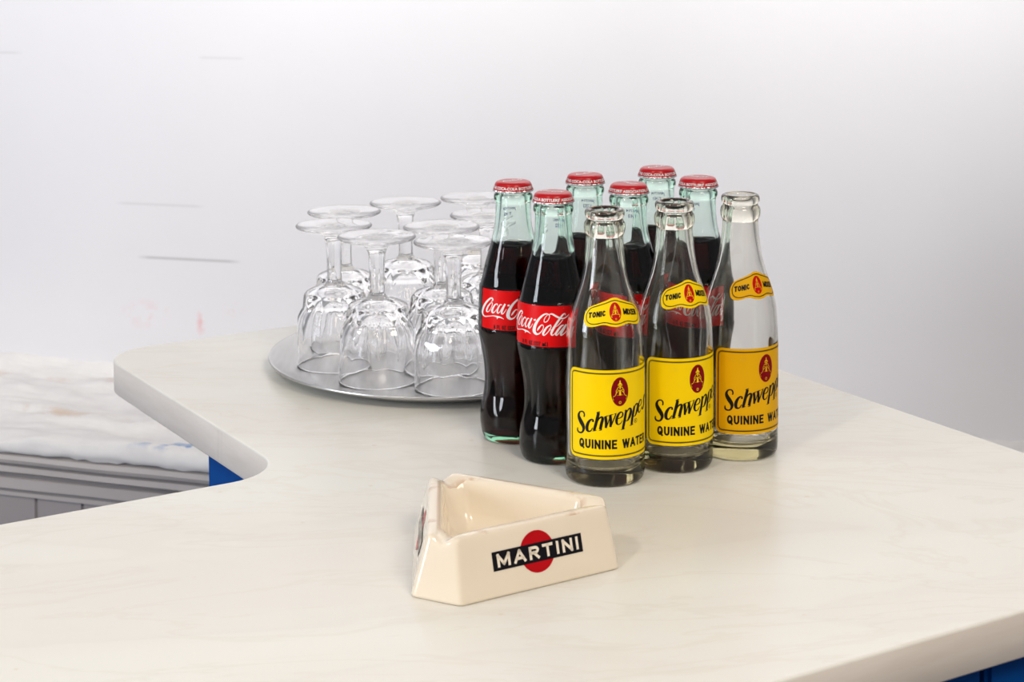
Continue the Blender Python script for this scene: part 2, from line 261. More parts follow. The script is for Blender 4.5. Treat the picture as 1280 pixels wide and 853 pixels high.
COLA = [[68,10099,86,10091,77,10138,117,10121,84,10177,149,10150,95,10218,180,10180,114,10261,211,10214,142,10308,243,10257,177,10360,275,10307,216,10410,306,10355,257,10456,337,10398,299,10497,369,10440,344,10536,401,10481,391,10568,429,10512,439,10587,450,10527,487,10585,468,10528,528,10565,493,10517,561,10536,515,10498,584,10500,530,10475,593,10458,538,10447,594,10411,540,10410,587,10361,536,10367,574,10311,525,10322,556,10259,509,10274,532,10204,485,10223,501,10148,455,10172,466,10092,419,10122,425,10035,376,10070,377,9974,326,10017,324,9917,272,9971,269,9868,222,9939,209,9830,172,9920,144,9799,123,9911,72,9779,82,9912,-7,9777,54,9923,-84,9796,28,9944,-157,9831,0,9977,-223,9882,-22,10015,-274,9948,-35,10050,-300,10027,-40,10090,-307,10111,-42,10142,-299,10197,-37,10204,-280,10287,-26,10272,-250,10381,-8,10348,-208,10479,18,10433,-159,10577,51,10521,-105,10671,88,10606,-47,10763,130,10689,16,10852,179,10772,81,10938,230,10853,148,11017,283,10928,215,11090,337,10998,285,11159,394,11064,354,11220,450,11125,421,11274,505,11178,486,11319,557,11223,550,11358,608,11262,612,11388,656,11294,672,11410,701,11317,731,11423,744,11331,788,11427,786,11337,840,11422,826,11338,886,11411,862,11333,929,11392,896,11325,968,11366,928,11310,1000,11333,955,11291,1023,11297,973,11270,1035,11257,983,11245,1038,11214,987,11213,1033,11170,983,11177,1021,11122,974,11135,1001,11067,956,11084,974,11006,931,11027,942,10946,901,10970,908,10893,869,10922,870,10848,834,10882,827,10807,794,10847,783,10774,755,10819,741,10751,723,10803,699,10741,698,10798,658,10744,677,10802,623,10758,659,10810,595,10783,648,10821,580,10817,641,10837,575,10857,636,10863,578,10901,637,10897,588,10947,643,10935,607,10997,657,10981,634,11053,679,11034,665,11109,706,11087,700,11160,735,11136,738,11205,768,11179,779,11246,806,11218,821,11285,847,11257,861,11323,887,11297],[942,11332,961,11294,974,11354,998,11308,1006,11378,1034,11323,1043,11401,1067,11334,1083,11418,1098,11339,1125,11428,1129,11338,1169,11432,1160,11332,1215,11430,1191,11323,1265,11420,1223,11310,1317,11399,1258,11290,1368,11371,1300,11261,1416,11341,1346,11229,1462,11314,1393,11197,1507,11290,1440,11169,1554,11264,1486,11140,1599,11240,1534,11113,1641,11218,1582,11089,1681,11197,1629,11070,1720,11178,1675,11055,1759,11160,1720,11042,1800,11141,1763,11031,1841,11121,1805,11019,1879,11102,1850,11006,1914,11088,1901,10996,1951,11081,1956,10994,1998,11084,2016,11001,2052,11095,2078,11014,2107,11111,2140,11031,2158,11129,2197,11054,2205,11148,2248,11083,2250,11172,2295,11116,2295,11199,2337,11153,2339,11229,2377,11191,2381,11263,2415,11233,2422,11300,2450,11278,2462,11340,2483,11323,2503,11378,2517,11368],[2162,11259,2194,11253,2163,11284,2200,11276,2165,11309,2207,11301,2165,11329,2212,11328,2160,11342,2209,11355,2152,11354,2198,11380,2142,11364,2180,11406,2137,11366,2144,11426,2127,11361,2101,11426,2102,11342,2055,11410,2068,11309,2005,11383,2028,11266,1950,11345,1984,11214,1894,11296,1934,11152,1835,11234,1878,11079,1774,11160,1819,10998,1711,11080,1759,10914,1648,10997,1700,10827,1584,10910,1639,10735,1519,10819,1578,10641,1454,10725,1521,10547,1391,10631,1465,10452,1330,10536,1410,10354,1268,10439,1360,10261,1211,10344,1317,10178,1164,10257,1280,10108,1128,10180,1250,10047,1099,10109,1228,9998,1078,10041,1215,9961,1068,9976,1209,9934,1075,9913,1208,9910,1097,9860,1210,9892,1131,9819,1210,9882,1176,9795,1218,9876,1225,9796,1244,9877,1268,9813,1279,9889,1309,9840,1315,9911,1348,9874,1352,9947,1386,9918,1391,9996,1424,9971,1431,10051,1462,10028,1471,10104,1500,10082],[1447,10447,1464,10422,1528,10506,1548,10476,1608,10563,1632,10531,1688,10631,1718,10599,1776,10725,1810,10694,1866,10831,1901,10801,1936,10913,1971,10883,1974,10950,2004,10923,1991,10962,2015,10940,2007,10975,2026,10957],[1061,10525,1023,10587,1005,10481,961,10556,949,10441,897,10525,898,10399,830,10486,854,10352,764,10434,810,10290,702,10365,766,10215,643,10286,724,10139,592,10207,689,10070,549,10136,659,10013,516,10073,636,9963,488,10011,620,9925,470,9951,612,9901,465,9891,608,9885,481,9836,607,9868,516,9792,607,9855,567,9766,611,9848,625,9769,640,9857,676,9798,686,9888,726,9840,738,9931,778,9889,788,9978,827,9939,836,10026,875,9991,885,10081,925,10047,931,10139,974,10107,971,10197,1017,10168,1009,10260,1058,10232,1044,10326,1096,10301,1072,10389,1127,10367,1088,10440,1148,10427,1091,10478,1154,10481,1085,10510,1147,10529,1073,10535,1132,10567,1065,10547,1111,10598,1070,10544,1074,10614,1065,10540,1040,10607,1045,10530,1018,10596,1024,10521,998,10590],[974,10317,953,10294,1017,10281,994,10256,1058,10246,1036,10216,1091,10228,1083,10191,1119,10231,1129,10197,1151,10249,1167,10220,1187,10268,1202,10241],[2061,10534,2035,10599,2015,10513,1988,10589,1974,10496,1939,10582,1937,10476,1883,10565,1896,10441,1820,10527,1844,10381,1751,10465,1783,10301,1678,10387,1722,10216,1607,10304,1669,10139,1548,10227,1625,10072,1499,10157,1585,10009,1455,10088,1555,9956,1421,10020,1539,9922,1401,9953,1532,9903,1405,9886,1529,9885,1433,9829,1526,9874,1480,9792,1521,9868,1541,9789,1542,9876,1586,9819,1581,9909,1627,9863,1628,9957,1673,9917,1680,10013,1722,9976,1738,10078,1779,10043,1803,10155,1843,10121,1869,10234,1909,10202,1932,10310,1972,10277,1989,10379,2030,10345,2044,10445,2087,10411,2098,10511,2142,10475,2153,10577,2199,10539],[2296,10568,2200,10630,2250,10488,2145,10556,2206,10407,2090,10482,2160,10327,2035,10407,2113,10245,1982,10330,2058,10157,1924,10247,1999,10067,1862,10157,1947,9985,1807,10069,1914,9925,1769,9990,1897,9888,1754,9918,1888,9866,1761,9854,1879,9862,1792,9800,1860,9864,1853,9771,1876,9862,1908,9786,1923,9880,1961,9817,1978,9909,2015,9855,2028,9938,2064,9892,2071,9966,2106,9927,2112,9998,2145,9964,2152,10034,2183,10004,2193,10072,2222,10046,2235,10114,2262,10091,2277,10160,2302,10140,2320,10208,2342,10190,2363,10254,2382,10239]]
SCHWEP_E = [SCHWEP[14]]
ROLL = -0.2616
# ------------------------------------------------------------------ surfaces
def wall_material():
    m = mat('wall_paint', (.86, .855, .85), .7, .25); b = NB(m)
    tc = b.n('ShaderNodeTexCoord'); sep = b.n('ShaderNodeSeparateXYZ'); b.l(tc.outputs['Object'], sep.inputs[0])
    X, Z = sep.outputs[0], sep.outputs[2]
    nz = b.n('ShaderNodeTexNoise', Scale=2.2, Detail=5., Roughness=.6); b.l(tc.outputs['Object'], nz.inputs['Vector'])
    base = b.mix(b.ramp(nz.outputs[0], [(.35, 0), (.7, 1)]), (.722, .718, .738), (.697, .693, .716))
    fine = b.n('ShaderNodeTexNoise', Scale=60., Detail=3.); b.l(tc.outputs['Object'], fine.inputs['Vector'])
    def scratch(x0, z0, x1, z1, w, amount, col, base):
        t = b.math('DIVIDE', b.math('SUBTRACT', X, x0), x1-x0)
        zz = b.math('ADD', b.math('MULTIPLY', t, z1-z0), z0)
        near = b.math('SUBTRACT', 1., b.math('MINIMUM', b.math('DIVIDE', b.math('ABSOLUTE', b.math('SUBTRACT', Z, zz)), w), 1.))
        ends = b.math('MINIMUM', b.math('MULTIPLY', b.math('MINIMUM', t, b.math('SUBTRACT', 1., t)), 8.), 1.)
        ends = b.math('MAXIMUM', ends, 0.)
        return b.mix(b.math('MULTIPLY', b.math('MULTIPLY', near, ends), amount), base, col)
    g = (.42, .41, .42)
    base = scratch(.222, -.0910+TOP, .382, -.0890+TOP, .0032, .8, g, base)
    base = scratch(.19, -.0174+TOP, .33, -.0161+TOP, .003, .32, g, base)
    base = scratch(.32, .1871+TOP, .392, .1872+TOP, .003, .25, g, base)
    base = scratch(-.06, .1855+TOP, .052, .1867+TOP, .003, .3, g, base)
    def smudge(x, z, rx, rz, amount, base):
        dx = b.math('DIVIDE', b.math('SUBTRACT', X, x), rx); dz = b.math('DIVIDE', b.math('SUBTRACT', Z, z), rz)
        d = b.math('SUBTRACT', 1., b.math('SQRT', b.math('ADD', b.math('MULTIPLY', dx, dx), b.math('MULTIPLY', dz, dz))))
        n2 = b.n('ShaderNodeTexNoise', Scale=55., Detail=3.); b.l(tc.outputs['Object'], n2.inputs['Vector'])
        f = b.math('MULTIPLY', b.math('MAXIMUM', d, 0.), b.ramp(n2.outputs[0], [(.45, 0), (.62, 1)]))
        return b.mix(b.math('MULTIPLY', f, amount), base, (.72, .22, .24))
    base = smudge(.236, -.170+TOP, .045, .024, .25, base)
    base = smudge(.3195, -.176+TOP, .010, .020, .5, base)
    base = smudge(.37, -.155+TOP, .02, .012, .2, base)
    b.l(base, b.p.inputs['Base Color'])
    b.bump(b.math('ADD', nz.outputs[0], b.math('MULTIPLY', fine.outputs[0], .12)), .25, .01)
    return m
def plaster_material():
    m = mat('lumpy_white_paint', (.84, .83, .81), .6, .3); b = NB(m)
    tc = b.n('ShaderNodeTexCoord')
    n1 = b.n('ShaderNodeTexNoise', Scale=24., Detail=6., Roughness=.6); b.l(tc.outputs['Object'], n1.inputs['Vector'])
    mp = b.n('ShaderNodeMapping'); mp.inputs['Scale'].default_value = (8, 40, 8); b.l(tc.outputs['Object'], mp.inputs[0])
    n2 = b.n('ShaderNodeTexNoise', Scale=1., Detail=3.); b.l(mp.outputs[0], n2.inputs['Vector'])
    c = b.mix(b.ramp(n1.outputs[0], [(.4, 0), (.75, 1)]), (.80, .79, .775), (.73, .715, .71))
    sep = b.n('ShaderNodeSeparateXYZ'); b.l(tc.outputs['Object'], sep.inputs[0])
    # ochre dabs in a line along the middle, blue dabs by the front edge
    def band(y, w, lo, hi, col, amount, c, x0, x1):
        d = b.math('MAXIMUM', b.math('SUBTRACT', 1., b.math('DIVIDE', b.math('ABSOLUTE', b.math('SUBTRACT', sep.outputs[1], y)), w)), 0.)
        k = b.math('MULTIPLY', b.math('GREATER_THAN', sep.outputs[0], x0), b.math('LESS_THAN', sep.outputs[0], x1))
        return b.mix(b.math('MULTIPLY', b.math('MULTIPLY', b.math('MULTIPLY', d, k), b.ramp(n1.outputs[0], [(lo, 0), (hi, 1)])), amount), c, col)
    c = band(-.225, .02, .48, .6, (.62, .42, .25), .6, c, -2, .6)
    c = band(-.06, .02, .5, .62, (.66, .45, .32), .35, c, -2, 2)
    c = band(-.322, .02, .5, .58, (.12, .28, .55), .9, c, .39, .47)
    b.l(c, b.p.inputs['Base Color']); b.bump(n2.outputs[0], .5, .006)
    return m
def counter_material():
    m = mat('cream_marble_laminate', (.8, .77, .7), .28, .4); b = NB(m)
    tc = b.n('ShaderNodeTexCoord')
    mp = b.n('ShaderNodeMapping'); mp.inputs['Rotation'].default_value = (0, 0, R(-22)); mp.inputs['Scale'].default_value = (1.5, 4.5, 4.5)
    b.l(tc.outputs['Object'], mp.inputs[0])
    wv = b.n('ShaderNodeTexNoise', Scale=1.1, Detail=5., Roughness=.45, Distortion=.9); b.l(mp.outputs[0], wv.inputs['Vector'])
    v2 = b.n('ShaderNodeTexNoise', Scale=2.6, Detail=5., Roughness=.6, Distortion=1.6); b.l(mp.outputs[0], v2.inputs['Vector'])
    c = b.mix(b.ramp(wv.outputs[0], [(.38, 0), (.66, 1)]), (.80, .80, .745), (.765, .745, .69))
    vein = b.ramp(v2.outputs[0], [(.47, 0), (.5, 1), (.53, 0)])
    c = b.mix(b.math('MULTIPLY', vein, .2), c, (.66, .59, .49))
    vein2 = b.ramp(wv.outputs[0], [(.55, 0), (.565, 1), (.60, 0)])
    c = b.mix(b.math('MULTIPLY', vein2, .10), c, (.60, .55, .50))
    sp = b.n('ShaderNodeTexVoronoi', Scale=26.); b.l(tc.outputs['Object'], sp.inputs['Vector'])
    c = b.mix(b.math('MULTIPLY', b.ramp(sp.outputs['Distance'], [(.03, 1), (.06, 0)]), .35), c, (.62, .50, .30))
    b.l(c, b.p.inputs['Base Color'])
    return m
def edge_material():
    m = mat('counter_edge_laminate', (.62, .57, .5), .45, .3); b = NB(m)
    tc = b.n('ShaderNodeTexCoord'); mp = b.n('ShaderNodeMapping'); mp.inputs['Scale'].default_value = (9, 9, 60); b.l(tc.outputs['Object'], mp.inputs[0])
    n1 = b.n('ShaderNodeTexNoise', Scale=1., Detail=6., Roughness=.65); b.l(mp.outputs[0], n1.inputs['Vector'])
    mp2 = b.n('ShaderNodeMapping'); mp2.inputs['Scale'].default_value = (30, 30, 2); b.l(tc.outputs['Object'], mp2.inputs[0])
    n2 = b.n('ShaderNodeTexNoise', Scale=1., Detail=4.); b.l(mp2.outputs[0], n2.inputs['Vector'])
    c = b.mix(b.ramp(n1.outputs[0], [(.3, 0), (.7, 1)]), (.85, .795, .735), (.75, .69, .625))  # same laminate as the top; warm shaded tone put into the edge colour
    c = b.mix(b.math('MULTIPLY', b.ramp(n2.outputs[0], [(.62, 0), (.72, 1)]), .45), c, (.40, .37, .33))
    b.l(c, b.p.inputs['Base Color'])
    return m

M_blue = mat('royal_blue_paint', srgb(0, 62, 128), .5, .12)
nb = NB(M_blue); _t = nb.n('ShaderNodeTexCoord'); _n = nb.n('ShaderNodeTexNoise', Scale=30., Detail=4.); nb.l(_t.outputs['Object'], _n.inputs['Vector'])
nb.l(nb.mix(_n.outputs[0], srgb(0, 68, 142), srgb(0, 80, 158)), nb.p.inputs['Base Color'])

# ------------------------------------------------------------------ back wall, ledge, floor
WROT = math.atan2(-.30975, .95082)
W0 = Vector((-.729, 2.654, 0))
def wall():
    bm = bmesh.new(); nx, nz = 90, 60; g = []
    for j in range(nz+1):
        row = []
        for i in range(nx+1):
            x = -2.2+5.2*i/nx; z = 2.9*j/nz
            y = .004*noise.noise(Vector((x*1.3, 3, z*1.3))) - .012*max(0, 1-abs(z-.82)/.09)**2*(.8+.6*noise.noise(Vector((x*4, 0, 1))))
            row.append(bm.verts.new((x, y, z)))
        g.append(row)
    for j in range(nz):
        for i in range(nx): bm.faces.new((g[j][i], g[j][i+1], g[j+1][i+1], g[j+1][i]))
    o = obj('wall_back', bm, wall_material()); o.location = W0; o.rotation_euler.z = WROT
    return structure(o, 'white plaster back wall with faint scratches and pink smudges')
wall()
def ledge():
    bm = bmesh.new(); nx = 360; prof = [(.03, 0)]
    ny = 60
    for k in range(ny+1): prof.append((.02-.358*k/ny, 0))
    rows = []
    for i in range(nx+1):
        x = -1.6+3.9*i/nx; row = []
        for k, (y, z) in enumerate(prof):
            h = .013*noise.noise(Vector((x*5, y*17, 2))) + .006*noise.noise(Vector((x*17, y*40, 5))) + .0022*noise.noise(Vector((x*60, y*90, 9)))
            if y > -.05: h += .03*((y+.05)/.07)**2
            row.append(bm.verts.new((x, y, .80+h)))
        # rounded ragged nose
        y0 = prof[-1][0]
        for a in (25, 55, 85, 115, 150):
            r = .0075+.0025*noise.noise(Vector((x*30, a*.03, 1)))+.002*noise.noise(Vector((x*75, a*.02, 4)))
            row.append(bm.verts.new((x, y0-r*sin(R(a)), .80-.0075+r*cos(R(a))+h*max(0, 1-a/100))))
        rows.append(row)
    for A, B in zip(rows, rows[1:]):
        for k in range(len(A)-1): bm.faces.new((A[k], A[k+1], B[k+1], B[k]))
    o = obj('trim_1', bm, plaster_material()); o.location = W0; o.rotation_euler.z = WROT
    structure(o, 'lumpy white painted ledge along the back wall with a ragged front edge')
    # stepped moulding below the ledge
    prof = [(-.40, .786), (-.412, .786), (-.414, .782), (-.424, .779), (-.426, .774), (-.424, .769), (-.413, .767), (-.4125, .765), (-.419, .763), (-.420, .756), (-.414, .752), (-.404, .750), (-.404, .748),
            (-.411, .746), (-.411, .732), (-.399, .730), (-.399, .728), (-.404, .726), (-.404, .721), (-.393, .719), (-.393, .717), (-.397, .715), (-.396, .711), (-.38, .709), (-.36, .709)]
    prof = [(y+.082, .789-(.786-z)*.98) for y, z in prof]
    bm = bmesh.new(); rows = []
    for i in range(121):
        x = -1.6+3.9*i/120
        rows.append([bm.verts.new((x, y+.0012*noise.noise(Vector((x*9, z*200, 0))), z+.0012*noise.noise(Vector((x*7, z*90, 3))))) for y, z in prof])
    for A, B in zip(rows, rows[1:]):
        for k in range(len(A)-1): bm.faces.new((A[k], A[k+1], B[k+1], B[k]))
    mg = mat('grey_white_gloss_paint', (.50, .47, .46), .5, .35); b = NB(mg)
    tc = b.n('ShaderNodeTexCoord'); n1 = b.n('ShaderNodeTexNoise', Scale=14., Detail=4.); b.l(tc.outputs['Object'], n1.inputs['Vector'])
    b.l(b.mix(n1.outputs[0], (.53, .495, .48), (.46, .43, .42)), b.p.inputs['Base Color'])
    o = sharp(obj('trim_2', bm, mg, recalc=True), 35); o.location = W0; o.rotation_euler.z = WROT
    structure(o, 'grey stepped moulding under the painted ledge')
    # beadboard below: boards with grooves
    bm = bmesh.new(); x = -1.6; pts = []
    pitch = .0645; off = .0545-.0645
    i0 = 0
    x = -1.6+off
    while x < 2.3:
        pts += [(x, -.318), (x+pitch-.007, -.318), (x+pitch-.005, -.3145), (x+pitch-.002, -.3145)]; x += pitch
    lo = [bm.verts.new((a, b_, .05)) for a, b_ in pts]; hi = [bm.verts.new((a, b_, .75)) for a, b_ in pts]
    for k in range(len(pts)-1): bm.faces.new((lo[k], lo[k+1], hi[k+1], hi[k]))
    o = obj('wall_lower', bm, mat('shaded_board_paint', (.36, .335, .335), .5, .3), smooth=False); o.location = W0; o.rotation_euler.z = WROT  # shade below the ledge is put into this darker board colour
    structure(o, 'vertical boards below the ledge moulding, darkened to look shaded')
ledge()
def floor():
    bm = bmesh.new(); bmesh.ops.create_grid(bm, x_segments=2, y_segments=2, size=3)
    for v in bm.verts: v.co.y += .6
    m = mat('grey_floor', (.3, .28, .26), .5); b = NB(m); tc = b.n('ShaderNodeTexCoord'); mp = b.n('ShaderNodeMapping'); mp.inputs['Scale'].default_value = (1, 9, 1)
    b.l(tc.outputs['Object'], mp.inputs[0]); n1 = b.n('ShaderNodeTexNoise', Scale=3., Detail=6.); b.l(mp.outputs[0], n1.inputs['Vector'])
    b.l(b.mix(n1.outputs[0], (.34, .31, .28), (.2, .18, .165)), b.p.inputs['Base Color'])
    structure(obj('floor', bm, m, smooth=False), 'dull grey brown boarded floor')
floor()

# ------------------------------------------------------------------ counter
def fillet(poly_pts, rads, n=8):
    out = []; k = len(poly_pts)
    for i in range(k):
        p = Vector(poly_pts[i]); a = (Vector(poly_pts[i-1])-p).normalized(); b = (Vector(poly_pts[(i+1) % k])-p).normalized(); r = rads[i]
        if r <= 0: out.append(p); continue
        ang = a.angle(b); d = r/math.tan(ang/2); p0, p1 = p+a*d, p+b*d; c = p+(a+b).normalized()*(r/sin(ang/2))
        v0, v1 = p0-c, p1-c
        for j in range(n+1):
            a0 = math.atan2(v0.y, v0.x); da = (math.atan2(v1.y, v1.x)-a0+pi) % (2*pi)-pi
            out.append(c+Vector((cos(a0+da*j/n), sin(a0+da*j/n)))*r)
    return out
def countertop():
    P = [(-1.0, .7679), (1.0466, .7679), (1.0466, 1.6446), (.5633, 1.6446), (.5633, 1.2363), (-1.0, 1.2363)]
    loop = fillet(P, [0, .035, .045, .048, .046, 0], 10)
    def inset(d):
        n = len(loop); out = []
        for i in range(n):
            a = (loop[i]-loop[i-1]); b = (loop[(i+1) % n]-loop[i])
            na = Vector((-a.y, a.x)).normalized(); nb_ = Vector((-b.y, b.x)).normalized(); m = (na+nb_); m = m/max(m.length_squared/2, .3)
            out.append(loop[i]+m*d)
        return out
    bm = bmesh.new(); rings = []
    for z, d in ((0, .0016), (-.0005, .0005), (-.0018, 0), (-.0275, 0), (-.029, .0012)):
        rings.append([bm.verts.new((*(U*q.x+N*q.y).xy, TOP+z)) for q in inset(d)])
    for A, B in zip(rings, rings[1:]):
        for i in range(len(A)):
            j = (i+1) % len(A); f = bm.faces.new((A[i], B[i], B[j], A[j])); f.material_index = 1
    for r in (rings[0], rings[-1]):
        es = [bm.edges.get((r[i], r[(i+1) % len(r)])) for i in range(len(r))]
        res = bmesh.ops.triangle_fill(bm, use_beauty=True, edges=es, normal=(0, 0, 1))
    o = obj('countertop', bm, counter_material(), recalc=True); o.data.materials.append(edge_material())
    for p in o.data.polygons: p.use_smooth = abs(p.normal.z) < .7
    for p in o.data.polygons: p.material_index = 0 if p.normal.z > .3 else 1
    tag(o, 'cream marble-look L-shaped bar countertop with rounded corners carrying the bottles and tray', 'countertop')
countertop()
def uvbox(bm, u0, u1, n0, n1, z0, z1, bev=0):
    vs = []
    for z in (z0, z1):
        for a, b in ((u0, n0), (u1, n0), (u1, n1), (u0, n1)): vs.append(bm.verts.new((*(U*a+N*b).xy, z)))
    for f in ((0, 3, 2, 1), (4, 5, 6, 7), (0, 1, 5, 4), (1, 2, 6, 5), (2, 3, 7, 6), (3, 0, 4, 7)): bm.faces.new([vs[i] for i in f])
    if bev: bmesh.ops.bevel(bm, geom=list({e for v in vs for e in v.link_edges}), offset=bev, segments=2, affect='EDGES')
def cabinet():
    e = empty('bar_cabinet', (*(U*.6+N*1.0).xy, 0), 'royal blue slatted bar cabinet standing under the cream countertop', 'cabinet')
    z1 = TOP-.029
    bm = bmesh.new(); uvbox(bm, -.96, 1.02, .80, 1.19, .0, z1, .002); o = obj('carcass', bm, M_blue, smooth=False)
    bm = bmesh.new(); uvbox(bm, .585, 1.02, 1.19, 1.442, .0, z1, .002); o2 = obj('side_panel', bm, M_blue, smooth=False)
    u = .805-.075*24; parts = [o, o2]
    while u < 1.0:
        bm = bmesh.new(); uvbox(bm, u+.002, u+.073, .785, .80, .03, z1, .003); parts.append(obj('slat', bm, M_blue, smooth=False)); u += .075
    for p in parts:
        p.parent = e; p.matrix_parent_inverse = e.matrix_world.inverted()
        p.matrix_parent_inverse.translation = -e.location
cabinet()

# ------------------------------------------------------------------ serving tray and goblets
M_steel = mat('brushed_aluminium', (.55, .545, .54), .34, .5, metal=1.)
b = NB(M_steel); tc = b.n('ShaderNodeTexCoord'); mp = b.n('ShaderNodeMapping'); mp.inputs['Scale'].default_value = (60, 6, 6); b.l(tc.outputs['Object'], mp.inputs[0])
n1 = b.n('ShaderNodeTexNoise', Scale=4., Detail=5.); b.l(mp.outputs[0], n1.inputs['Vector'])
b.l(b.ramp(n1.outputs[0], [(.3, .28), (.7, .42)]), b.p.inputs['Roughness'])
TRAY = Vector((-.0615, 1.6525, TOP))
def tray():
    prof = mm([(0, 3.4), (60, 3.4), (124, 3.4), (130, 3.7), (136, 5.2), (146, 9.0), (150.5, 11.2), (152.3, 12.0), (153.5, 11.9), (154.0, 11.0), (153.6, 9.9), (152, 9.3), (147, 7.6), (137, 3.8), (131, 1.6), (124, .6), (60, .4), (0, .4)])
    o = sharp(obj('serving_tray', lathe(prof, 160), M_steel, recalc=True), 50)
    o.location = TRAY
    tag(o, 'round brushed metal serving tray holding the upturned goblets on the countertop', 'tray')
tray()
M_gob = mat('clear_glass', (1, 1, 1), 0., .5, trans=1., ior=1.5)
def goblet():
    e = empty('goblet', (0, 0, 0), 'goblet', 'glass', 'upturned goblets on the tray')
    nf = 10
    def facet(a, r, z):
        zz = z*1000
        k = max(0, min(1, (zz-9)/32))*max(0, min(1, (67-zz)/6)); k = k*k*(3-2*k)
        w_ = pi/nf; f_ = (a % (2*w_))-w_; flat = cos(w_)/cos(f_)          # flat panels meeting in ridges
        t = max(0, min(1, (zz-36)/12))
        return r*(1-k*(.85+.75*t)*(1-flat))
    outer = smooth_profile(mm([(33.0, .5), (33.25, 6), (33.3, 16), (33.1, 30), (32.9, 38), (32.3, 43), (30.3, 47.5), (28.3, 51), (27.6, 57), (26.9, 61.5), (24.8, 65.0), (19.5, 67.6), (12.5, 69.3), (9.2, 70.0)]), 4)
    ring = smooth_profile(mm([(9.2, 70.0), (8.9, 71.2), (8.2, 72.4), (7.0, 73.6)]), 3)
    inner = smooth_profile(mm([(0, 62.8), (8, 62.0), (14, 59.5), (19.5, 54.5), (24, 48), (27.8, 40), (30.3, 30), (31.3, 18), (31.7, 6), (31.75, .6), (32.3, .1), (33.0, .5)]), 4)
    bm = lathe(outer, 120, facet); lathe(ring, 120, None, bm=bm); lathe(inner, 120, None, bm=bm)
    bmesh.ops.remove_doubles(bm, verts=bm.verts, dist=1e-6)
    bowl = obj('bowl', bm, M_gob, e, recalc=False)
    def flute(a, r, z): return r*(1-.05*(1-abs(cos(4*a))))
    st = smooth_profile(mm([(7.0, 73.6), (6.5, 76), (6.4, 85), (6.6, 96), (7.3, 106), (8.6, 111.5), (11, 115.2), (14.0, 117.3)]), 4)
    stem = obj('stem', lathe(st, 64, flute), M_gob, e)
    ft = smooth_profile(mm([(14.0, 117.3), (20, 119.0), (27, 120.4), (31.6, 121.3), (33.0, 122.1), (33.3, 123.0), (32.8, 123.7), (31.5, 123.8), (26, 123.3), (18, 122.5), (9, 122.1), (0, 122.0)]), 4)
    foot = obj('foot', lathe(ft, 96), M_gob, e)
    for o, axis in ((bowl, None), (stem, None), (foot, None)):
        me = o.data; bm = bmesh.new(); bm.from_mesh(me)
        # make normals point out of the glass
        for f in bm.faces: f.normal_update()
        bmesh.ops.recalc_face_normals(bm, faces=bm.faces[:])
        far = max(bm.faces, key=lambda f: f.calc_center_median().xy.length); c = far.calc_center_median()
        if far.normal.dot(Vector((c.x, c.y, 0))) < 0: bmesh.ops.reverse_faces(bm, faces=bm.faces[:])
        bm.to_mesh(me); bm.free()
    return e
def copy_tree(o, parent=None):
    c = o.copy(); C.objects.link(c)
    if parent: c.parent = parent
    for ch in o.children: copy_tree(ch, c)
    return c
g0 = goblet()
GOB = [(-.1560, 1.6385, 'upturned clear goblet at the far left end of the tray'),
       (-.1150, 1.5860, 'upturned clear goblet in the front row, right of the leftmost goblet'),
       (-.0496, 1.5625, 'upturned clear goblet in the front row, nearest the cola bottles'),
       (-.1530, 1.7065, 'upturned clear goblet right behind the leftmost goblet'),
       (-.0621, 1.6290, 'upturned clear goblet directly behind the front goblet nearest the cola bottles'),
       (-.1000, 1.7520, 'upturned clear goblet at the back of the tray, just left of the farthest one'),
       (-.0350, 1.7775, 'upturned clear goblet standing farthest back on the tray, half hidden by the leftmost cola bottle'),
       (-.0010, 1.6790, 'upturned clear goblet behind the leftmost cola bottle, most of it hidden')]
GOB[-1] = (-.0231, 1.6855, GOB[-1][2])
for i, (x, y, lab) in enumerate(GOB):
    g = g0 if i == 0 else copy_tree(g0)
    g.location = (x, y, TOP+.0036); g.rotation_euler.z = .35*i; g['label'] = lab

# ------------------------------------------------------------------ tonic bottles
S_PROF = [(0, 24.6), (1, 26.3), (2.8, 27.6), (6.9, 28.25), (20, 28.3), (67, 28.25), (85, 28.0), (96.7, 27.5), (104, 27.1), (110.9, 26.45), (118.2, 24.9), (125.1, 22.7), (132.2, 20.3), (139.6, 17.9), (146, 16.25), (153.5, 14.9), (161, 13.95), (167.8, 13.35), (172, 13.1)]
M_sglass = mat('bottle_glass_clear', (1, 1, 1), 0., .5, trans=1., ior=1.5, vol=((.66, .58, .20), 32.))
M_yellow = mat('yellow_label_ink', srgb(252, 214, 0), .45, .15)
M_yellow2 = mat('amber_label_ink', srgb(228, 172, 4), .45, .15)
M_black = mat('black_label_ink', (.008, .008, .007), .45, .15)
M_maroon = mat('maroon_label_ink', srgb(128, 0, 14), .45, .15)
M_redseal = mat('red_seal_ink', srgb(190, 8, 16), .45, .15)
